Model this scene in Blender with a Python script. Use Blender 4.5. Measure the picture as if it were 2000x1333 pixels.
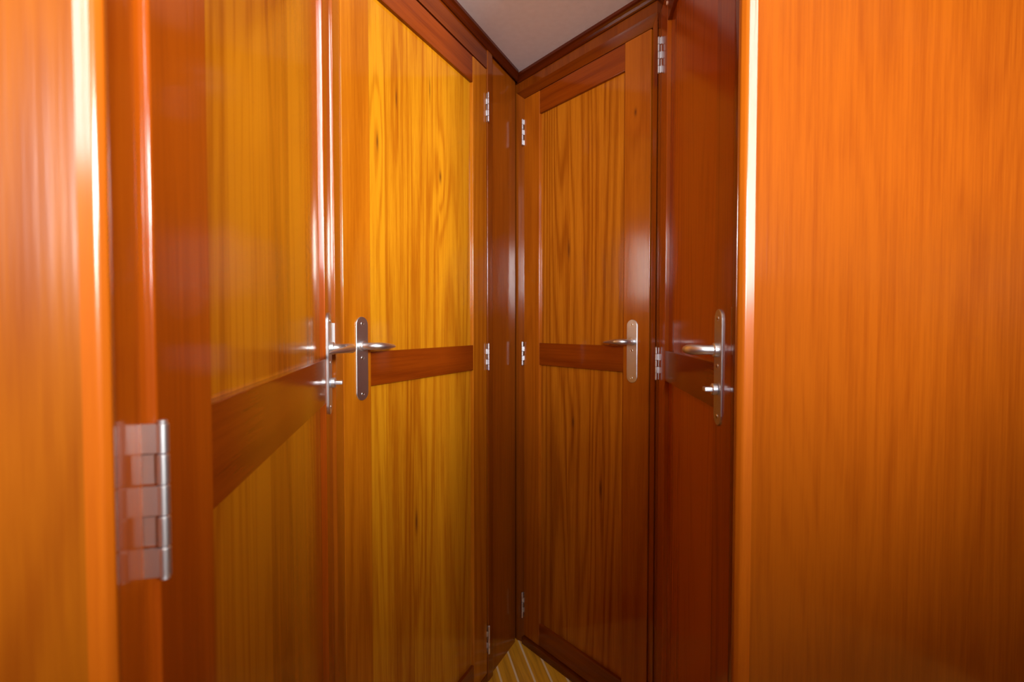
import bpy, bmesh, math, random
from mathutils import Vector, Matrix

for o in list(bpy.data.objects):
    bpy.data.objects.remove(o)
SC = bpy.context.scene
COL = SC.collection
H = 1.09                       # eye height

# ------------------------------------------------------------------ camera
cam_d = bpy.data.cameras.new('camera')
cam = bpy.data.objects.new('camera', cam_d)
COL.objects.link(cam)
cam_d.sensor_width = 36.0
cam_d.lens = 947.74 / 2000 * 36.0
cam_d.clip_start = 0.01
cam.location = (0, 0, H)
PITCH = math.atan((666.5 - 640.3) / 947.74)
cam.rotation_euler = (math.pi / 2 - PITCH, 0, 0)
cam_d.dof.use_dof = True
cam_d.dof.focus_distance = 1.2
cam_d.dof.aperture_fstop = 7.5
SC.camera = cam

# ------------------------------------------------------------------ world, daylight, exposure
W = bpy.data.worlds.new('daylight')
SC.world = W
W.use_nodes = True
W.node_tree.nodes['Background'].inputs[0].default_value = (0.75, 0.86, 1.0, 1)
W.node_tree.nodes['Background'].inputs[1].default_value = 1.0
SC.view_settings.view_transform = 'Standard'
SC.view_settings.look = 'None'
SC.view_settings.gamma = 1
SC.view_settings.use_curve_mapping = False
SC.view_settings.exposure = 0.0
SC.cycles.use_denoising = True
SC.cycles.max_bounces = 10
SC.cycles.diffuse_bounces = 6
SC.cycles.glossy_bounces = 5
SC.cycles.sample_clamp_indirect = 6.0


def window_light(name, loc, target, sx, sy, radiance, col=(1.0, 0.97, 0.93)):
    """daylight entering through a window opening of sx by sy metres"""
    d = bpy.data.lights.new(name, 'AREA')
    d.shape = 'RECTANGLE'
    d.size = sx
    d.size_y = sy
    d.energy = radiance * math.pi * sx * sy
    d.color = col
    o = bpy.data.objects.new(name, d)
    o.location = loc
    v = Vector(target) - Vector(loc)
    o.rotation_euler = v.to_track_quat('-Z', 'Y').to_euler()
    COL.objects.link(o)
    return o


window_light('window_daylight_back', (-0.10, -2.40, 1.64), (-0.10, 0, 1.64), 0.76, 0.70, 85.0, (0.98, 0.98, 1.0))
window_light('window_daylight_high', (0.56, -2.40, 2.45), (0.56, 0, 2.45), 0.30, 2.30, 27.0, (0.90, 0.95, 1.0))
window_light('window_daylight_side', (1.66, -1.72, 1.66), (0, -1.72, 1.66), 1.10, 0.66, 150.0, (1.0, 0.96, 0.88))

# ------------------------------------------------------------------ materials


def nn(nt, t, **kw):
    n = nt.nodes.new(t)
    for k, v in kw.items():
        setattr(n, k, v)
    return n


def math_node(nt, op, a, b=None, c=None):
    n = nt.nodes.new('ShaderNodeMath')
    n.operation = op
    for i, v in enumerate((a, b, c)):
        if v is None:
            continue
        if isinstance(v, (int, float)):
            n.inputs[i].default_value = v
        else:
            nt.links.new(v, n.inputs[i])
    return n.outputs[0]


def mix_col(nt, f, a, b, bt='MIX'):
    n = nt.nodes.new('ShaderNodeMix')
    n.data_type = 'RGBA'
    n.blend_type = bt
    for sock, v in ((n.inputs[0], f), (n.inputs[6], a), (n.inputs[7], b)):
        if isinstance(v, (int, float)):
            sock.default_value = v
        elif isinstance(v, tuple):
            sock.default_value = (*v, 1) if len(v) == 3 else v
        else:
            nt.links.new(v, sock)
    return n.outputs[2]


def noise(nt, vec, scale, detail=3, rough=0.5, dist=0.0):
    n = nt.nodes.new('ShaderNodeTexNoise')
    nt.links.new(vec, n.inputs['Vector'])
    n.inputs['Scale'].default_value = scale
    n.inputs['Detail'].default_value = detail
    n.inputs['Roughness'].default_value = rough
    n.inputs['Distortion'].default_value = dist
    return n.outputs['Fac']


def ramp(nt, fac, stops):
    r = nt.nodes.new('ShaderNodeValToRGB')
    nt.links.new(fac, r.inputs[0])
    el = r.color_ramp.elements
    while len(el) < len(stops):
        el.new(0.5)
    for e, (p, c) in zip(el, stops):
        e.position = p
        e.color = (*c, 1) if len(c) == 3 else c
    return r.outputs[0]


def wood(name, seed, light, dark, axis='z', strips=None, rings=7.0, figure=1.0, ring_str=0.45,
         knots=(), coat=1.0, crough=0.11, fig_scale=1.0, strip_amp=0.35, planks=None):
    """varnished timber, grain running along `axis` of the object's own space"""
    light = tuple(v * k for v, k in zip(light, TONE))
    dark = tuple(v * k for v, k in zip(dark, TONE))
    m = bpy.data.materials.new(name)
    m.use_nodes = True
    nt = m.node_tree
    L = nt.links
    bs = nt.nodes['Principled BSDF']
    tc = nn(nt, 'ShaderNodeTexCoord')
    sp = nn(nt, 'ShaderNodeSeparateXYZ')
    L.new(tc.outputs['Object'], sp.inputs[0])
    X, Y, Z = sp.outputs
    if axis == 'x':
        X, Z = Z, X
    elif axis == 'y':
        Y, Z = Z, Y
    rnd = random.Random(seed)
    off = rnd.uniform(5, 40)
    across = X
    shade = None
    if strips and not planks:
        v = nn(nt, 'ShaderNodeTexVoronoi', voronoi_dimensions='1D')
        wob = math_node(nt, 'ADD', across, off)
        L.new(wob, v.inputs['W'])
        v.inputs['Scale'].default_value = strips
        v.inputs['Randomness'].default_value = 0.75
        ss = nn(nt, 'ShaderNodeSeparateColor')
        L.new(v.outputs['Color'], ss.inputs[0])
        shade = ss.outputs[0]
        shift = math_node(nt, 'MULTIPLY', ss.outputs[1], 9.0)
    if planks:
        # glued-up planks: (left edge, shade) pairs
        shade = math_node(nt, 'ADD', 0.0, planks[0][1])
        shift = math_node(nt, 'ADD', 0.0, 0.0)
        for (x0, v0), (x1, v1) in zip(planks[:-1], planks[1:]):
            g = math_node(nt, 'GREATER_THAN', across, x1)
            shade = math_node(nt, 'MULTIPLY_ADD', g, v1 - v0, shade)
            shift = math_node(nt, 'MULTIPLY_ADD', g, 3.7, shift)
        strips = True
    # stretched coordinates
    def stretched(kx, kz, o=0.0):
        c = nn(nt, 'ShaderNodeCombineXYZ')
        a = math_node(nt, 'MULTIPLY_ADD', X, kx, off + o)
        L.new(a, c.inputs[0])
        L.new(math_node(nt, 'MULTIPLY', Y, kx), c.inputs[1])
        b = math_node(nt, 'MULTIPLY', Z, kz)
        if strips:
            b = math_node(nt, 'ADD', b, shift)
        L.new(b, c.inputs[2])
        return c.outputs[0]
    base = noise(nt, stretched(5.0 * fig_scale, 0.42 * figure), 1.0, 2, 0.4, 0.15)
    phase = math_node(nt, 'MULTIPLY', base, rings * 6.283)
    for (kx, kz, amp, w, h) in knots:
        dx = math_node(nt, 'DIVIDE', math_node(nt, 'SUBTRACT', X, kx), w)
        dz = math_node(nt, 'DIVIDE', math_node(nt, 'SUBTRACT', Z, kz), h)
        r2 = math_node(nt, 'ADD', math_node(nt, 'MULTIPLY', dx, dx), math_node(nt, 'MULTIPLY', dz, dz))
        g = math_node(nt, 'EXPONENT', math_node(nt, 'MULTIPLY', r2, -1.0))
        phase = math_node(nt, 'MULTIPLY_ADD', g, amp, phase)
    s = math_node(nt, 'SINE', phase)
    ringv = math_node(nt, 'POWER', math_node(nt, 'MULTIPLY_ADD', s, 0.5, 0.5), 2.2)
    fibre = noise(nt, stretched(210.0, 5.0, 3.0), 1.0, 3, 0.6)
    fine = noise(nt, stretched(620.0, 26.0, 7.0), 1.0, 2, 0.6)
    streak = noise(nt, stretched(38.0, 0.9, 11.0), 1.0, 3, 0.6)
    blot = noise(nt, stretched(9.0, 2.2, 1.0), 1.0, 2, 0.5)
    f = math_node(nt, 'MULTIPLY', ringv, ring_str)
    f = math_node(nt, 'MULTIPLY_ADD', math_node(nt, 'SUBTRACT', fibre, 0.5), 0.95, f)
    f = math_node(nt, 'MULTIPLY_ADD', math_node(nt, 'SUBTRACT', streak, 0.47), 0.75, f)
    f = math_node(nt, 'MULTIPLY_ADD', math_node(nt, 'SUBTRACT', fine, 0.5), 0.45, f)
    f = math_node(nt, 'MULTIPLY_ADD', math_node(nt, 'SUBTRACT', blot, 0.5), 0.4, f)
    if strips:
        f = math_node(nt, 'MULTIPLY_ADD', math_node(nt, 'SUBTRACT', shade, 0.5), strip_amp * 2, f)
    f = math_node(nt, 'ADD', f, 0.12)
    mid = tuple((a * b) ** 0.5 for a, b in zip(light, dark))
    c = ramp(nt, f, [(0.0, light), (0.5, mid), (1.0, dark)])
    for (kx, kz, amp, w, h) in knots:
        dx = math_node(nt, 'DIVIDE', math_node(nt, 'SUBTRACT', X, kx), w * 0.16)
        dz = math_node(nt, 'DIVIDE', math_node(nt, 'SUBTRACT', Z, kz), h * 0.13)
        r2 = math_node(nt, 'ADD', math_node(nt, 'MULTIPLY', dx, dx), math_node(nt, 'MULTIPLY', dz, dz))
        g = math_node(nt, 'MULTIPLY', math_node(nt, 'EXPONENT', math_node(nt, 'MULTIPLY', r2, -1.0)), 0.85)
        c = mix_col(nt, g, c, (0.10, 0.025, 0.004))
    L.new(c, bs.inputs['Base Color'])
    bs.inputs['Roughness'].default_value = 0.55
    bs.inputs['Specular IOR Level'].default_value = 0.03
    bs.inputs['Coat Weight'].default_value = coat
    bs.inputs['Coat Roughness'].default_value = crough
    bs.inputs['Coat IOR'].default_value = 1.5
    # varnish is not perfectly level
    bp = nn(nt, 'ShaderNodeBump')
    bp.inputs['Strength'].default_value = 0.06
    bp.inputs['Distance'].default_value = 0.002
    L.new(math_node(nt, 'ADD', fibre, math_node(nt, 'MULTIPLY', streak, 0.6)), bp.inputs['Height'])
    L.new(bp.outputs[0], bs.inputs['Coat Normal'])
    return m


def simple(name, col, rough=0.5, metal=0.0, coat=0.0, bump=None):
    m = bpy.data.materials.new(name)
    m.use_nodes = True
    nt = m.node_tree
    bs = nt.nodes['Principled BSDF']
    tc = nn(nt, 'ShaderNodeTexCoord')
    n = noise(nt, tc.outputs['Object'], 60.0, 3)
    c = mix_col(nt, n, tuple(x * 0.93 for x in col), tuple(min(1, x * 1.05) for x in col))
    nt.links.new(c, bs.inputs['Base Color'])
    bs.inputs['Roughness'].default_value = rough
    bs.inputs['Metallic'].default_value = metal
    bs.inputs['Coat Weight'].default_value = coat
    if bump:
        b = nn(nt, 'ShaderNodeBump')
        b.inputs['Strength'].default_value = bump[1]
        b.inputs['Distance'].default_value = 0.0006
        nt.links.new(noise(nt, tc.outputs['Object'], bump[0], 2), b.inputs['Height'])
        nt.links.new(b.outputs[0], bs.inputs['Normal'])
    return m


TONE = (0.54, 0.395, 0.17)
HON_L, HON_D = (0.80, 0.33, 0.030), (0.43, 0.125, 0.006)     # honey veneer
ORG_L, ORG_D = (0.88, 0.27, 0.018), (0.46, 0.105, 0.005)    # orange cherry
RED_L, RED_D = (0.40, 0.092, 0.007), (0.20, 0.034, 0.002)   # red-brown rails

M = {}
M['panel_a'] = wood('honey_veneer_back_left', 3, (1.0, 0.565, 0.035), (0.48, 0.150, 0.007), rings=17, ring_str=0.32, figure=0.55, strip_amp=0.3,
                    planks=((0, 0.30), (0.1332, 0.72), (0.2300, 0.60), (0.3394, 0.36), (0.430, 0.50), (0.462, 0.30)),
                    knots=((0.1110, 1.486, 9.0, 0.020, 0.14), (0.348, 1.477, 10.0, 0.030, 0.11), (0.1745, 1.603, 6.0, 0.016, 0.16), (0.303, 1.68, 5.0, 0.012, 0.22), (0.24, 0.62, 7.0, 0.03, 0.2)))
M['panel_b'] = wood('honey_veneer_back_right', 8, HON_L, (0.36, 0.10, 0.006), rings=19, ring_str=0.42, figure=0.6, strip_amp=0.25, planks=((0, 0.62), (0.20, 0.35), (0.335, 0.55)),
                    knots=((0.20, 1.33, 5.0, 0.03, 0.22), (0.22, 0.80, 4.0, 0.03, 0.12), (0.33, 0.62, 4.0, 0.03, 0.2)))
M['panel_c'] = wood('honey_veneer_left', 14, (0.82, 0.37, 0.022), (0.42, 0.125, 0.005), strips=10, rings=20, ring_str=0.3)
M['panel_d'] = wood('cherry_veneer_right', 21, ORG_L, ORG_D, strips=10, rings=20, ring_str=0.3)
M['stile_a'] = wood('stile_honey', 31, (0.82, 0.345, 0.022), (0.46, 0.145, 0.007), rings=13, ring_str=0.3)
M['stile_b'] = wood('stile_orange', 37, (0.70, 0.235, 0.018), (0.40, 0.105, 0.006), rings=13, ring_str=0.3,
                    knots=((0.45, 1.66, 3.0, 0.025, 0.08),))
M['stile_c'] = wood('stile_cherry', 41, (0.60, 0.155, 0.009), (0.34, 0.068, 0.0035), rings=13, ring_str=0.3)
M['stile_d'] = wood('stile_cherry_right', 43, (0.72, 0.20, 0.012), (0.38, 0.08, 0.004), rings=13, ring_str=0.3)
M['rail'] = wood('rail_cherry', 45, RED_L, RED_D, axis='x', rings=13, ring_str=0.3)
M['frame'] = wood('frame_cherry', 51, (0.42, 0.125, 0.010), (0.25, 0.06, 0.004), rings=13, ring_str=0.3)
M['frame_shaded'] = wood('frame_cherry_shaded', 53, (0.33, 0.088, 0.007), (0.19, 0.042, 0.003), rings=9, ring_str=0.3)  # cherry with the shade below the crown put into its colour
M['frame_lit'] = wood('frame_cherry_lit', 52, (0.62, 0.21, 0.016), (0.38, 0.10, 0.006), rings=13, ring_str=0.3)  # frame cherry brightened in colour for jambs that catch the daylight
M['header'] = wood('header_cherry_shaded', 55, (0.28, 0.064, 0.004), (0.14, 0.026, 0.0015), axis='x', rings=13, ring_str=0.3)  # dark cherry, deepened to hold the shade near the ceiling; sills share it
M['wallwood'] = wood('wall_cherry', 61, (0.56, 0.185, 0.014), (0.34, 0.09, 0.006), rings=5, ring_str=0.35, strips=6, strip_amp=0.15)
M['bulk_r'] = wood('bulkhead_cherry_right', 71, (0.44, 0.130, 0.008), (0.27, 0.062, 0.003), rings=20, ring_str=0.15, strips=3, strip_amp=0.12, figure=1.6)
M['bulk_l'] = wood('bulkhead_cherry_left', 77, (0.42, 0.150, 0.010), (0.24, 0.062, 0.004), rings=12, ring_str=0.28, strips=3, strip_amp=0.12, figure=1.8, crough=0.20, coat=0.75)
M['edge'] = wood('edge_cherry', 81, (0.66, 0.21, 0.015), (0.44, 0.12, 0.008), rings=3, ring_str=0.2, crough=0.17)
M['crown'] = wood('crown_mahogany_shaded', 85, (0.15, 0.024, 0.002), (0.07, 0.009, 0.0008), axis='x', rings=13, ring_str=0.3, crough=0.2)  # dark mahogany, its colour deepened by the shade along the ceiling
M['metal'] = simple('brushed_nickel', (0.74, 0.76, 0.79), 0.36, 1.0)
M['plate'] = simple('satin_nickel_plate', (0.66, 0.68, 0.71), 0.36, 1.0)
M['chrome'] = simple('polished_steel', (0.80, 0.85, 0.92), 0.36, 1.0)
M['screw'] = simple('steel_screw', (0.80, 0.80, 0.80), 0.22, 1.0)
M['slot'] = simple('dark_screw_slot', (0.03, 0.025, 0.02), 0.6)
M['black'] = simple('dark_gap', (0.02, 0.008, 0.004), 0.9)
M['plug'] = simple('pale_screw_plug', (0.75, 0.50, 0.35), 0.5)
M['ceiling'] = simple('pale_headliner', (0.80, 0.86, 0.90), 0.85, 0, 0, (900, 0.6))
M['white'] = simple('white_cabin_lining', (0.78, 0.74, 0.68), 0.7)


def floor_mat():
    m = bpy.data.materials.new('teak_and_holly_floor')
    m.use_nodes = True
    nt = m.node_tree
    L = nt.links
    bs = nt.nodes['Principled BSDF']
    tc = nn(nt, 'ShaderNodeTexCoord')
    mp = nn(nt, 'ShaderNodeMapping', vector_type='TEXTURE')
    mp.inputs['Location'].default_value = (0.0197 + 0.0, 1.4623, 0)
    mp.inputs['Rotation'].default_value = (0, 0, math.atan(0.243))
    L.new(tc.outputs['Object'], mp.inputs[0])
    sp = nn(nt, 'ShaderNodeSeparateXYZ')
    L.new(mp.outputs[0], sp.inputs[0])
    X, Y = sp.outputs[0], sp.outputs[1]
    pitch = 0.0502
    q = math_node(nt, 'DIVIDE', X, pitch)
    q = math_node(nt, 'ADD', q, 200.5)
    fr = math_node(nt, 'FRACT', q)
    d = math_node(nt, 'ABSOLUTE', math_node(nt, 'SUBTRACT', fr, 0.5))
    holly = math_node(nt, 'LESS_THAN', d, 0.062)
    idx = math_node(nt, 'FLOOR', math_node(nt, 'ADD', q, 0.5))
    c = nn(nt, 'ShaderNodeCombineXYZ')
    L.new(math_node(nt, 'MULTIPLY', X, 60), c.inputs[0])
    L.new(math_node(nt, 'MULTIPLY', Y, 2.5), c.inputs[1])
    L.new(math_node(nt, 'MULTIPLY', idx, 7.3), c.inputs[2])
    n1 = noise(nt, c.outputs[0], 1.0, 3)
    c2 = nn(nt, 'ShaderNodeCombineXYZ')
    L.new(math_node(nt, 'MULTIPLY', X, 500), c2.inputs[0])
    L.new(math_node(nt, 'MULTIPLY', Y, 12), c2.inputs[1])
    n2 = noise(nt, c2.outputs[0], 1.0, 2)
    f = math_node(nt, 'MULTIPLY_ADD', n2, 0.35, math_node(nt, 'MULTIPLY', n1, 0.8))
    teak = ramp(nt, f, [(0.25, (0.92, 0.50, 0.04)), (0.55, (0.78, 0.38, 0.022)), (0.85, (0.38, 0.16, 0.010))])
    col = mix_col(nt, holly, teak, (0.88, 0.68, 0.42))
    L.new(col, bs.inputs['Base Color'])
    bs.inputs['Roughness'].default_value = 0.4
    bs.inputs['Coat Weight'].default_value = 0.4
    bs.inputs['Coat Roughness'].default_value = 0.2
    return m


M['floor'] = floor_mat()

# ------------------------------------------------------------------ mesh helpers


def new_bm():
    return bmesh.new()


def add_box(bm, x0, x1, y0, y1, z0, z1, bev=0.0, seg=2):
    b = bmesh.new()
    bmesh.ops.create_cube(b, size=1.0)
    for v in b.verts:
        v.co.x = x0 if v.co.x < 0 else x1
        v.co.y = y0 if v.co.y < 0 else y1
        v.co.z = z0 if v.co.z < 0 else z1
    if bev:
        bmesh.ops.bevel(b, geom=list(b.edges), offset=bev, segments=seg, profile=0.5, affect='EDGES')
    merge(bm, b)


def merge(bm, b):
    me = bpy.data.meshes.new('tmp')
    b.to_mesh(me)
    b.free()
    bm.from_mesh(me)
    bpy.data.meshes.remove(me)


def add_prism(bm, pts, z0, z1, bev=0.0, seg=2, front=False, skip=()):
    """extrude an xy outline (counter-clockwise) from z0 to z1"""
    b = bmesh.new()
    lo = [b.verts.new((x, y, z0)) for x, y in pts]
    hi = [b.verts.new((x, y, z1)) for x, y in pts]
    n = len(pts)
    b.faces.new(lo[::-1])
    b.faces.new(hi)
    vert = []
    for i in range(n):
        j = (i + 1) % n
        b.faces.new((lo[i], lo[j], hi[j], hi[i]))
    b.edges.ensure_lookup_table()
    if bev:
        es = [e for e in b.edges if abs(e.verts[0].co.z - e.verts[1].co.z) > (z1 - z0) * 0.5 and (not front or e.verts[0].co.y < 1e-4)
              and not any((e.verts[0].co.xy - Vector(k)).length < 1e-5 for k in skip)]
        bmesh.ops.bevel(b, geom=es, offset=bev, segments=seg, profile=0.5, affect='EDGES')
    merge(bm, b)


def add_sweep(bm, path, n=20, up=Vector((0, 0, 1))):
    """path: (point, r_side, r_up) rings joined into one closed skin"""
    b = bmesh.new()
    rings = []
    P = [Vector(p[0]) for p in path]
    for i, (p, ra, rb) in enumerate(path):
        a = P[max(i - 1, 0)]
        c = P[min(i + 1, len(P) - 1)]
        t = (c - a).normalized()
        s = t.cross(up).normalized()
        u = s.cross(t).normalized()
        rings.append([b.verts.new(P[i] + s * ra * math.cos(k * 2 * math.pi / n) + u * rb * math.sin(k * 2 * math.pi / n)) for k in range(n)])
    for i in range(len(rings) - 1):
        for k in range(n):
            b.faces.new((rings[i][k], rings[i][(k + 1) % n], rings[i + 1][(k + 1) % n], rings[i + 1][k]))
    b.faces.new(rings[0][::-1])
    b.faces.new(rings[-1])
    bmesh.ops.recalc_face_normals(b, faces=list(b.faces))
    merge(bm, b)


def add_cyl(bm, a, c, r, n=24, chamfer=0.0):
    a, c = Vector(a), Vector(c)
    up = Vector((0, 0, 1)) if abs((c - a).normalized().z) < 0.9 else Vector((0, 1, 0))
    t = (c - a).normalized()
    k = chamfer
    if k:
        add_sweep(bm, [(a, r - k, r - k), (a + t * k, r, r), (c - t * k, r, r), (c, r - k, r - k)], n, up)
    else:
        add_sweep(bm, [(a, r, r), (c, r, r)], n, up)


def obj(name, bm, mat, parent=None, smooth=True, label=None, angle=35):
    me = bpy.data.meshes.new(name)
    bmesh.ops.recalc_face_normals(bm, faces=list(bm.faces))
    bm.to_mesh(me)
    bm.free()
    o = bpy.data.objects.new(name, me)
    COL.objects.link(o)
    me.materials.append(mat)
    if smooth:
        for p in me.polygons:
            p.use_smooth = True
        me.set_sharp_from_angle(angle=math.radians(angle))
        w = o.modifiers.new('wn', 'WEIGHTED_NORMAL')
        w.keep_sharp = True
    if parent:
        o.parent = parent
    if label:
        o['label'] = label
    return o


def thing(name, label, cat, loc, rz, group=None, kind=None):
    o = bpy.data.objects.new(name, None)
    o.empty_display_size = 0.05
    COL.objects.link(o)
    o.location = loc
    o.rotation_euler = (0, 0, rz)
    o['label'] = label
    o['category'] = cat
    if group:
        o['group'] = group
    if kind:
        o['kind'] = kind
    return o


def tag(o, label, cat, kind=None, loc=None, rz=0, group=None):
    o['label'] = label
    o['category'] = cat
    if kind:
        o['kind'] = kind
    if group:
        o['group'] = group
    if loc is not None:
        o.location = loc
        o.rotation_euler = (0, 0, rz)
    return o


# ------------------------------------------------------------------ plan of the passage
# each wall: vertical plane X = a*Y + d.  local frame: +x to the right when facing it, -y into the room
PL = dict(A=(0.48149, -0.77921), B=(-0.82475, 1.39890), C=(-0.21928, -0.12826), D=(0.11831, 0.21862))
FR = {}
for k, (a, d) in PL.items():
    t = Vector((a, 1.0)).normalized()
    if k in 'BD':
        t = -t
    FR[k] = (Vector((d, 0.0)), t, math.atan2(t.y, t.x))


def at(w, u, n=0.0):
    """point on wall w, u along it, n out into the room"""
    o, t, _ = FR[w]
    nr = Vector((t.y, -t.x))
    p = o + t * u + nr * n
    return (p.x, p.y, 0.0)


TOP = 1.8571
CEIL = 1.937

# ------------------------------------------------------------------ hardware


def make_hinge(parent, x, z0, z1, flip, door_side, stand=0.0066):
    """butt hinge with five knuckles standing off the face; door_side = +1 if the door lies to +x of the gap"""
    ys = -stand
    r = 0.0028
    h = (z1 - z0) / 5
    bm = new_bm()
    for k in range(5):
        own_frame = (k % 2 == 0) != flip
        sx = (-door_side if own_frame else door_side) * 0.0009
        seen = own_frame if stand < 0.005 else not own_frame
        add_box(bm, x + sx - 0.0006, x + sx + 0.0006, ys if seen else -0.0002, 0.012, z0 + k * h + 0.0005, z0 + (k + 1) * h - 0.0005)
        # the wings folded onto the edges beside the barrel
        if stand < 0.005:
            continue
        wx = (-door_side if own_frame else door_side)
        xa, xb = x + wx * 0.0004, x + wx * 0.0045
        add_box(bm, min(xa, xb), max(xa, xb), -0.0010, 0.0006, z0 + k * h + 0.0005, z0 + (k + 1) * h - 0.0005)
    hin = obj('hinge', bm, M['metal'], parent, smooth=False)
    for k in range(5):
        b = new_bm()
        add_cyl(b, (x, ys, z0 + k * h + 0.0004), (x, ys, z0 + (k + 1) * h - 0.0004), r, 20, 0.0004)
        obj('knuckle', b, M['chrome'], hin)
    b = new_bm()
    add_cyl(b, (x, ys, z0 - 0.0012), (x, ys, z0), r * 0.8, 16, 0.0004)
    add_cyl(b, (x, ys, z1), (x, ys, z1 + 0.0012), r * 0.8, 16, 0.0004)
    obj('hinge_pin', b, M['chrome'], hin)
    return hin


def make_handle(parent, x, zl, sgn, turn=False, face=0.0):
    """long rounded backplate with lever pointing to sgn*x; zl = lever height"""
    hw = 0.0168
    z0, z1 = zl - 0.1105, zl + 0.0595
    bm = new_bm()
    pts = []
    n = 20
    for k in range(n + 1):
        a = math.pi * k / n
        pts.append((hw * math.cos(a), z1 - hw + hw * math.sin(a)))
    for k in range(n + 1):
        a = math.pi + math.pi * k / n
        pts.append((hw * math.cos(a), z0 + hw + hw * math.sin(a)))
    layers = [(face, 0.0), (face - 0.0020, 0.0), (face - 0.0027, 0.0008)]
    rings = []
    cz = (z0 + z1) / 2
    for (y, ins) in layers:
        ring = []
        for (px, pz) in pts:
            cc = z1 - hw if pz > cz else z0 + hw
            vx, vz = px, pz - cc
            l = math.hypot(vx, vz)
            k = (l - ins) / l
            ring.append(bm.verts.new((x + vx * k, y, cc + vz * k)))
        rings.append(ring)
    m = len(pts)
    for i in range(len(rings) - 1):
        for k in range(m):
            bm.faces.new((rings[i][k], rings[i][(k + 1) % m], rings[i + 1][(k + 1) % m], rings[i + 1][k]))
    bm.faces.new(rings[0][::-1])
    bm.faces.new(rings[-1])
    plate = obj('handle_plate', bm, M['plate'], parent, angle=30)
    f = face - 0.0027
    b = new_bm()
    raw = [(0, 0.000, .0105, .0105), (0, 0.005, .0105, .0105), (0, 0.0062, .0098, .0098), (0, 0.0066, .0074, .0074),
           (0, 0.012, .0070, .0070), (0.0006, 0.018, .0071, .0071), (0.003, 0.024, .0076, .0074), (0.008, 0.0295, .0082, .0078),
           (0.015, 0.0335, .0086, .0077), (0.024, 0.0352, .0084, .0071), (0.034, 0.0345, .0076, .0062), (0.045, 0.0318, .0064, .0053),
           (0.056, 0.0276, .0052, .0045), (0.067, 0.0224, .0042, .0037), (0.077, 0.0172, .0032, .0029), (0.084, 0.0135, .0023, .0021),
           (0.0875, 0.0116, .0013, .0012), (0.0888, 0.0108, .0004, .0005)]
    path = [((x + sgn * a, f - bb, zl - 0.0035 * (a / 0.09) ** 2), ra, rb) for a, bb, ra, rb in raw]
    add_sweep(b, path, 28)
    obj('lever', b, M['metal'], plate, angle=60)
    for dz in (0.0455, -0.0238, -0.0975):
        b = new_bm()
        c = (x, zl + dz)
        add_cyl(b, (c[0], f + 0.0005, c[1]), (c[0], f - 0.0009, c[1]), 0.0037, 20, 0.0009)
        s = obj('screw', b, M['screw'], plate)
        b = new_bm()
        add_box(b, c[0] - 0.0017, c[0] + 0.0017, f - 0.00105, f - 0.0005, c[1] - 0.0004, c[1] + 0.0004)
        add_box(b, c[0] - 0.0004, c[0] + 0.0004, f - 0.00105, f - 0.0005, c[1] - 0.0017, c[1] + 0.0017)
        # recess drawn as real dark inlay on the head, merged with the screw
        me = bpy.data.meshes.new('t')
        b.to_mesh(me)
        b.free()
        nb = new_bm()
        nb.from_mesh(s.data)
        k0 = len(nb.faces)
        nb.from_mesh(me)
        nb.faces.ensure_lookup_table()
        for fc in nb.faces[k0:]:
            fc.material_index = 1
        nb.to_mesh(s.data)
        nb.free()
        bpy.data.meshes.remove(me)
        s.data.materials.append(M['slot'])
    if turn:
        b = new_bm()
        zt = zl - 0.0575
        add_cyl(b, (x, f, zt), (x, f - 0.008, zt), 0.0085, 28, 0.0012)
        add_box(b, x - 0.0075, x + 0.0075, f - 0.019, f - 0.0075, zt - 0.0032, zt + 0.0032, 0.0014, 2)
        obj('thumb_turn', b, M['chrome'], plate)
    return plate


T = 0.030      # door thickness
SLOPE = 0.0009
STEP = 0.009   # panels sit this far behind the stiles


def make_door(name, w, u0, u1, sl, sr, mats, hinge_left, label, handle_x, lever_z, turn, flips, mt=1.0397, mb=0.9680, bev=0.0022, hinge_off=0.0, edge_slope=0.0, SLOPE=0.0009):
    W_ = u1 - u0
    o = thing(name, label, 'door', at(w, u0), FR[w][2], kind='structure')
    zb = 0.0295
    trl, brt = 1.7828, 0.1036
    # stiles
    b = new_bm(); add_prism(b, [(edge_slope, 0), (sl, 0), (sl + SLOPE, STEP), (sl + SLOPE, T), (0, T), (0, 0.005)][:None if edge_slope else 5], zb, TOP - 0.002, bev, 3, True); obj('stile', b, mats['stile'], o)
    b = new_bm(); add_prism(b, [(W_ - sr, 0), (W_, 0), (W_, T), (W_ - sr - SLOPE, T), (W_ - sr - SLOPE, STEP)], zb, TOP - 0.002, bev, 3, True); obj('stile', b, mats['stile'], o)
    for (a, c, bb) in ((zb, brt, 0.0012), (mb, mt, 0.0012), (trl, TOP - 0.002, 0.0012)):
        b = new_bm(); add_box(b, sl - 0.0001, W_ - sr + 0.0001, 0.0004, T, a, c, bb, 2); obj('rail', b, M['rail'], o)
    for (a, c) in ((brt, mb), (mt, trl)):
        b = new_bm(); add_box(b, sl - 0.004, W_ - sr + 0.004, STEP, T - 0.006, a - 0.004, c + 0.004); obj('panel', b, mats['panel'], o, smooth=False)
    hx = -0.0012 - hinge_off if hinge_left else W_ + 0.0012 + hinge_off
    ds = 1 if hinge_left else -1
    for (a, c, fl) in zip((0.0921, 0.9626, 1.7022), (0.1772, 1.0419, 1.7870), flips):
        make_hinge(o, hx, a, c, fl, ds, 0.0045 if hinge_off else 0.0062)
    make_handle(o, handle_x, lever_z, -1 if hinge_left else 1, turn)
    return o


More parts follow.
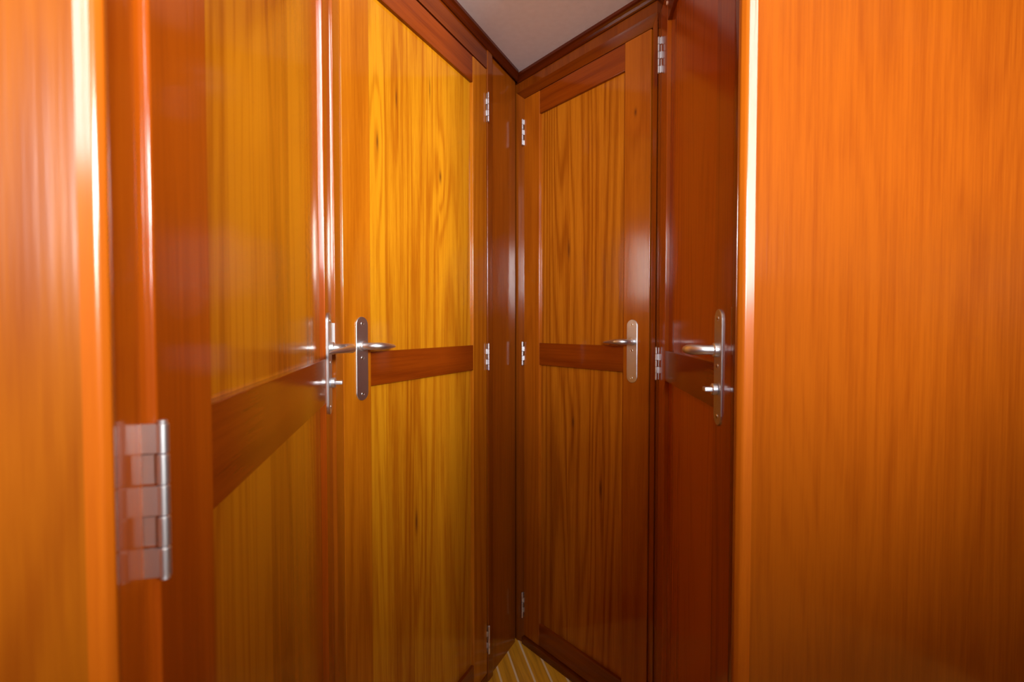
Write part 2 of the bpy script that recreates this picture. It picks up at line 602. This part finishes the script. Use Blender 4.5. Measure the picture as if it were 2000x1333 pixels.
# ------------------------------------------------------------------ floor and ceiling
b = new_bm()
add_box(b, -1.75, 1.75, -2.5, 2.3, -0.03, 0.0)
f = obj('floor', b, M['floor'], smooth=False)
tag(f, 'teak floor with thin pale holly stripes, seen in the corner between the doors', 'floor', 'structure')

b = new_bm()
add_prism(b, [(-1.7, 0.36), (-0.2, 0.36), (0.35, 0.60), (1.7, 0.93), (1.7, 2.25), (-1.7, 2.25)], CEIL, CEIL + 0.04)
f = obj('ceiling', b, M['ceiling'], smooth=False)
tag(f, 'pale textured headliner ceiling over the corner of the passage', 'ceiling', 'structure')

# ------------------------------------------------------------------ doors
dA = make_door('door_2', 'A', 1.0430, 1.6205, 0.0773, 0.0790, dict(stile=M['stile_a'], panel=M['panel_a']), False,
               'honey wood panelled door on the left of the back corner, plate handle without a lock turn, lit brightest at its top',
               1.0919 - 1.0430, 1.0525, False, (False, False, False))
dB = make_door('door_3', 'B', -2.1350, -1.6380, 0.0761, 0.0829, dict(stile=M['stile_b'], panel=M['panel_b']), True,
               'narrow brown panelled door on the right of the back corner, below a mitred frame',
               -1.6900 + 2.1350, 1.0520, False, (False, False, True))
dC = make_door('door_1', 'C', 0.2530, 0.8610, 0.0745, 0.0650, dict(stile=M['stile_c'], panel=M['panel_c']), True,
               'door seen edge-on at the near left, big shiny hinge at its left side and lever with lock turn at its far side',
               0.8265 - 0.2530, 1.0555, True, (False, False, False), hinge_off=0.002, edge_slope=0.0014, bev=0.0014)
dD = make_door('door_4', 'D', -1.1910, -0.6596, 0.0704, 0.0795, dict(stile=M['stile_d'], panel=M['panel_d']), True,
               'red-brown door seen edge-on on the right, between the narrow door and the wide orange bulkhead, with lock turn',
               -0.7113 + 1.1910, 1.0575, True, (False, False, True), mt=1.0375, SLOPE=0.0, bev=0.0010)

# ------------------------------------------------------------------ walls (behind and around the doors)


def wall_piece(name, w, boxes, mat, label, u_ref):
    b = new_bm()
    for (u0, u1, n0, n1, z0, z1, bev) in boxes:
        add_box(b, u0 - u_ref, u1 - u_ref, -n1, -n0, z0, z1, bev, 2)
    o = obj(name, b, mat)
    tag(o, label, 'wall', 'structure', at(w, u_ref), FR[w][2])
    return o


# wall behind door A ; n=0 is the door face
WA = -0.006
wall_piece('wall_back_left', 'A', [
    (0.985, 1.90, -0.060, -0.034, 0, CEIL, 0),
    (1.6555, 1.833, -0.034, WA, 0, CEIL, 0)], M['wallwood'],
    'plain wooden wall strip in the back corner, right of the honey wood door', 1.6235)
WB = 0.006
wall_piece('wall_back_right', 'B', [
    (-2.235, -1.575, -0.060, -0.034, 0, CEIL, 0),
    (-2.175, -1.575, -0.034, WB, 1.884, CEIL, 0),
    (-2.1745, -2.1662, -0.034, WB, 0, 1.884, 0)], M['frame_shaded'],
    'wooden wall band above the narrow brown door, under the crown moulding', -2.1362)
wall_piece('wall_left', 'C', [
    (0.2165, 0.985, -0.060, -0.034, 0, CEIL, 0),
    (0.2165, 0.985, -0.034, 0.0, TOP + 0.002, CEIL, 0)], M['wallwood'],
    'wooden wall around the near left door', 0.2455)
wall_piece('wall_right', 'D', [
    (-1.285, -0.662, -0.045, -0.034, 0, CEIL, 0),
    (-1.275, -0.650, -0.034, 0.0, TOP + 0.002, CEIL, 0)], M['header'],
    'dark wooden wall band above the right door', -1.1925)


# frames: trims
def trim(name, w, u_ref, label):
    return thing(name, label, 'door frame', at(w, u_ref), FR[w][2], kind='structure')


# frame of the honey door (A)
ua0, ua1 = 1.0430, 1.6205
t = trim('trim_2', 'A', ua0, 'dark wooden frame around the honey wood door on the left of the back corner')
b = new_bm(); add_box(b, 0.998 - ua0, -0.0025, 0.0030, 0.034, 0, CEIL - 0.002, 0.0015, 2); obj('jamb', b, M['frame_lit'], t)
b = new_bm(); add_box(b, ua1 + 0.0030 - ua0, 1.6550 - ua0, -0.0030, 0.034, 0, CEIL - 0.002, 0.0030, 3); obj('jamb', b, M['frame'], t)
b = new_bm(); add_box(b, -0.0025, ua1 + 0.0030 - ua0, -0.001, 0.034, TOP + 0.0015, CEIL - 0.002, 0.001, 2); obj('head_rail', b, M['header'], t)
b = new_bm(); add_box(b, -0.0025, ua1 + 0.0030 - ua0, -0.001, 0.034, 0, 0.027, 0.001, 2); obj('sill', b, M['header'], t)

# mitred, inward sloping frame of the narrow door (B)
ub0, ub1 = -2.1350, -1.6380
t = trim('trim_3', 'B', ub0, 'mitred wooden frame around the narrow brown door on the right of the back corner')


def sloped(name, pts, mat, along):
    """pts = cross-section corners; swept between mitre ends"""
    b = new_bm()
    A_, B_ = along
    va = [b.verts.new(p) for p in A_]
    vb = [b.verts.new(p) for p in B_]
    n = len(A_)
    b.faces.new(va)
    b.faces.new(vb[::-1])
    for i in range(n):
        j = (i + 1) % n
        b.faces.new((va[i], va[j], vb[j], vb[i]))
    bmesh.ops.bevel(b, geom=list(b.edges), offset=0.0008, segments=2, profile=0.5, affect='EDGES')
    return obj(name, b, mat, t)


Wd = ub1 - ub0
# left: outer x -0.031 (face n=WB) to inner x -0.0025 (n=-0.006)
xo, xi = -0.0305, -0.0022
yo, yi, yb = -0.0085, 0.0030, 0.034
zo, zi = 1.884, TOP + 0.0015
so = Wd + 0.0245
si = Wd + 0.0022
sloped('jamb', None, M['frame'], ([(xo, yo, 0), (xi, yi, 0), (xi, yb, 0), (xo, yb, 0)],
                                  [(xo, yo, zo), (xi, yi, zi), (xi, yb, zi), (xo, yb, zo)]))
sloped('jamb', None, M['frame_lit'], ([(so, yo, 0), (si, yi, 0), (si, yb, 0), (so, yb, 0)],
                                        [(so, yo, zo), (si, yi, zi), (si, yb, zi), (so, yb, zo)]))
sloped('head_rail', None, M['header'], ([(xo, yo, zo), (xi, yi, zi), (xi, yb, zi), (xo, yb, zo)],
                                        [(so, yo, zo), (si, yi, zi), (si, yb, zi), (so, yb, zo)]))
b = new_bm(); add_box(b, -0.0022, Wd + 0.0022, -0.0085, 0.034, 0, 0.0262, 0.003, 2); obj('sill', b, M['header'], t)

# frame of the near left door (C)
uc0, uc1 = 0.2530, 0.8610
t = trim('trim_1', 'C', uc0, 'wooden frame around the near left door, with a small metal strike plate at its far jamb')
b = new_bm(); add_box(b, 0.2165 - uc0, -0.0030, 0.0045, 0.034, 0, TOP, 0.0015, 2); obj('jamb', b, M['stile_c'], t)
xj = uc1 + 0.0030 - uc0
b = new_bm(); add_prism(b, [(xj, 0.034), (xj, 0.0), (xj + 0.0006, -0.0060), (0.968 - uc0, -0.0060), (0.968 - uc0, 0.034)], 0, TOP, 0.0010, 3); obj('jamb', b, M['frame_lit'], t)
b = new_bm(); add_box(b, uc1 + 0.0024 - uc0, uc1 + 0.0034 - uc0, -0.0052, 0.012, 1.048, 1.098, 0.0002, 1)
obj('strike_plate', b, M['metal'], t)
b = new_bm(); add_box(b, -0.0035, uc1 + 0.0030 - uc0, 0.001, 0.034, 0, 0.027, 0.001, 2); obj('sill', b, M['header'], t)

# frame of the right door (D)
ud0, ud1 = -1.1910, -0.6596
t = trim('trim_4', 'D', ud0, 'dark wooden frame around the right door beside the wide orange bulkhead')
b = new_bm(); add_box(b, -1.232 - ud0, -0.0030, -0.0005, 0.034, 0, TOP, 0.0015, 2); obj('jamb', b, M['frame'], t)
b = new_bm(); add_box(b, ud1 + 0.0030 - ud0, -0.641 - ud0, -0.001, 0.034, 0, TOP, 0.0015, 2); obj('jamb', b, M['frame'], t)
b = new_bm(); add_box(b, ud1 + 0.0002 - ud0, ud1 + 0.0008 - ud0, -0.0004, 0.014, 1.062, 1.118, 0.0002, 1)
obj('strike_plate', b, M['metal'], t)
b = new_bm(); add_box(b, -0.0030, ud1 + 0.0030 - ud0, 0.001, 0.034, 0, 0.027, 0.001, 2); obj('sill', b, M['header'], t)
# pale plug in the top rail of the right door
b = new_bm(); add_cyl(b, (0.064, 0.0006, 1.825), (0.064, -0.0016, 1.825), 0.0042, 20, 0.0008)
obj('screw_plug', b, M['plug'], dD, label='small pale round plug near the top hinge corner')

# ------------------------------------------------------------------ crown moulding


def crown(name, w, ua, ub, label, base, mitre_a=0, mitre_b=0, p=0.017):
    """cove profile between wall face (n=base) and ceiling; mitre = change of u at the outer edge"""
    prof = [(0.0, 1.9130), (0.004, 1.9132), (0.0065, 1.9160), (0.0090, 1.9215), (0.0125, 1.9262), (p, 1.9290), (p, CEIL), (0.0, CEIL)]
    b = new_bm()
    ra, rb = [], []
    for (d, z) in prof:
        ra.append(b.verts.new((d * mitre_a, -(base + d), z)))
        rb.append(b.verts.new((ub - ua + d * mitre_b, -(base + d), z)))
    n = len(prof)
    b.faces.new(ra)
    b.faces.new(rb[::-1])
    for i in range(n):
        j = (i + 1) % n
        b.faces.new((ra[i], ra[j], rb[j], rb[i]))
    o = obj(name, b, M['crown'], smooth=False)
    tag(o, label, 'moulding', 'structure', at(w, ua), FR[w][2])
    return o


# inner corner angle between A and B
tA, tB = FR['A'][1], FR['B'][1]
ang = math.acos(max(-1, min(1, (-tA).dot(tB))))
mt_ = 1 / math.tan(ang / 2)
crown('trim_5', 'A', 0.965, 1.8345, 'dark crown moulding along the ceiling above the honey wood door', 0.0015, 0.6, -mt_)
crown('trim_6', 'B', -2.171, -1.585, 'dark crown moulding along the ceiling above the narrow brown door', WB, mt_, -0.6)

# ------------------------------------------------------------------ near bulkheads


def bulkhead(name, pts, mat, label, z1=CEIL, bev=0.0025):
    b = new_bm()
    cx, cy = pts[0]
    add_prism(b, [(x - cx, y - cy) for x, y in pts], 0.0, z1, bev, 3)
    o = obj(name, b, mat)
    tag(o, label, 'wall', 'structure', (cx, cy, 0))
    return o


# right: broad face turned a little to the right, rounded solid edge towards the passage
ex, ey = 0.972, 0.235
P0 = Vector((0.3000, 0.6280)); P1 = Vector((0.3118, 0.6259))
far = P1 + Vector((ex, ey)) * 1.40
thick = Vector((-ey, ex)) * 0.028
P1b = P1
bulkhead('wall_right_bulkhead', [tuple(P1b + Vector((-0.0, 0.0))), tuple(far), tuple(far + thick), tuple(P1b + thick)], M['bulk_r'],
         'wide orange varnished bulkhead filling the right side of the picture', bev=0.0)
b = new_bm()
pts = [tuple(P0), tuple(P1), tuple(P1 + thick), (0.2985, 0.652), (0.2935, 0.6345)]
add_prism(b, [(x - P0.x, y - P0.y) for x, y in pts], 0, CEIL, 0.0026, 4, skip=[tuple(P1 - P0)])
o = obj('trim_7', b, M['edge'])
tag(o, 'rounded solid wood edge strip with a bright reflection, left edge of the wide orange bulkhead', 'edge strip', 'structure', (P0.x, P0.y, 0))

# left: very near the camera, out of focus
Q1 = Vector((-0.1745, 0.2050)); Q0 = Vector((-0.1798, 0.2021))
lx, ly = -0.965, -0.262
farl = Q0 + Vector((lx, ly)) * 1.5
thl = Vector((ly, -lx)) * 0.028
Qa = Q0
farl = Qa + Vector((lx, ly)) * 1.5
bulkhead('wall_left_bulkhead', [tuple(farl), tuple(Qa), tuple(Qa + thl), tuple(farl + thl)], M['bulk_l'],
         'blurred orange bulkhead at the left edge of the picture', bev=0.0)
b = new_bm()
pts = [tuple(Q0), tuple(Q1), (-0.1722, 0.2085), (-0.1745, 0.2125), tuple(Qa + thl)]
add_prism(b, [(x - Q0.x, y - Q0.y) for x, y in pts], 0, CEIL, 0.0012, 4, skip=[(0.0, 0.0)])
o = obj('trim_8', b, M['edge'])
tag(o, 'blurred rounded wood edge strip with a white reflection, right edge of the blurred left bulkhead', 'edge strip', 'structure', (Q0.x, Q0.y, 0))

# ------------------------------------------------------------------ the deckhouse behind the camera, where the daylight comes from
ZT = 3.75


def shell(name, boxes, mat, label):
    b = new_bm()
    for bx in boxes:
        add_box(b, *bx)
    o = obj(name, b, mat, smooth=False)
    tag(o, label, 'wall', 'structure')
    return o


shell('wall_deckhouse_back', [(-1.7, 1.7, -2.46, -2.42, 0, 1.26), (-1.7, 1.7, -2.46, -2.42, 3.64, ZT), (-1.7, -0.50, -2.46, -2.42, 1.26, 2.02), (0.30, 0.37, -2.46, -2.42, 1.26, 2.02), (0.75, 1.7, -2.46, -2.42, 1.26, 3.64), (-1.7, 0.37, -2.46, -2.42, 2.02, 3.64)], M['crown'], 'rear wall of the deckhouse behind the camera')
shell('wall_deckhouse_right', [(1.7, 1.74, -2.46, 2.3, 0, 1.32), (1.7, 1.74, -2.46, 2.3, 2.0, ZT), (1.7, 1.74, -2.46, -2.28, 1.32, 2.0), (1.7, 1.74, -1.16, 2.3, 1.32, 2.0)], M['crown'], 'right hull side of the deckhouse')
shell('wall_deckhouse_left', [(-1.74, -1.7, -2.46, 2.3, 0, ZT)], M['crown'], 'left hull side of the deckhouse')
shell('wall_forward', [(-1.7, 1.7, 2.26, 2.30, 0, ZT)], M['wallwood'], 'forward hull wall behind the doors')
shell('wall_over_passage', [(-1.7, 0.35, 0.33, 0.36, CEIL, ZT), (0.35, 1.7, 0.33, 0.36, CEIL + 0.04, ZT)], M['crown'], 'wall over the passage entrance behind the camera')
b = new_bm(); add_box(b, -1.7, 1.7, -2.46, 2.3, ZT, ZT + 0.03)
o = obj('ceiling_deckhouse', b, M['white'], smooth=False); tag(o, 'deckhouse ceiling behind the camera', 'ceiling', 'structure')
b = new_bm()  # added light blocker, unseen; section heights choose which surfaces catch the daylight
for xa, xb, zt in ((-1.7, -0.14, 1.17), (-0.14, 0.14, 1.34), (0.14, 0.46, 1.12), (0.46, 1.7, 1.32)):
    add_box(b, xa, xb, -0.50, -0.46, 0, zt)
o = obj('wall_light_blocker', b, M['wallwood'], smooth=False); tag(o, 'unseen stepped partition added behind the camera to shade the lower passage', 'wall', 'structure')

glass = bpy.data.materials.new('clear_glass')
glass.use_nodes = True
gb = glass.node_tree.nodes['Principled BSDF']
gb.inputs['Transmission Weight'].default_value = 1.0
gb.inputs['Roughness'].default_value = 0.02
gb.inputs['IOR'].default_value = 1.45


def window(name, axis, a0, a1, z0, z1, c, label):
    """framed pane in its opening; axis = 'x' for the rear wall, 'y' for the hull side"""
    cx = (a0 + a1) / 2
    loc = (cx, c, z0) if axis == 'x' else (c, cx, z0)
    t_ = thing(name, label, 'window', loc, 0 if axis == 'x' else math.pi / 2, kind='structure')
    w, h = (a1 - a0) / 2, z1 - z0
    b = new_bm()
    for q in ((-w, -w + 0.02, 0, h), (w - 0.02, w, 0, h), (-w, w, 0, 0.02), (-w, w, h - 0.02, h)):
        add_box(b, q[0], q[1], -0.012, 0.012, q[2], q[3], 0.002, 1)
    obj('window_frame', b, M['frame'], t_)
    b = new_bm()
    add_box(b, -w + 0.015, w - 0.015, -0.003, 0.003, 0.015, h - 0.015)
    obj('pane', b, glass, t_, smooth=False)


window('window_1', 'x', -0.50, 0.30, 1.26, 2.02, -2.44, 'wide window in the rear wall of the deckhouse behind the camera')
window('window_2', 'x', 0.37, 0.75, 1.26, 3.64, -2.44, 'tall narrow window in the rear wall of the deckhouse behind the camera')
window('window_3', 'y', -2.28, -1.16, 1.32, 2.00, 1.72, 'side window of the deckhouse behind the camera on the right')
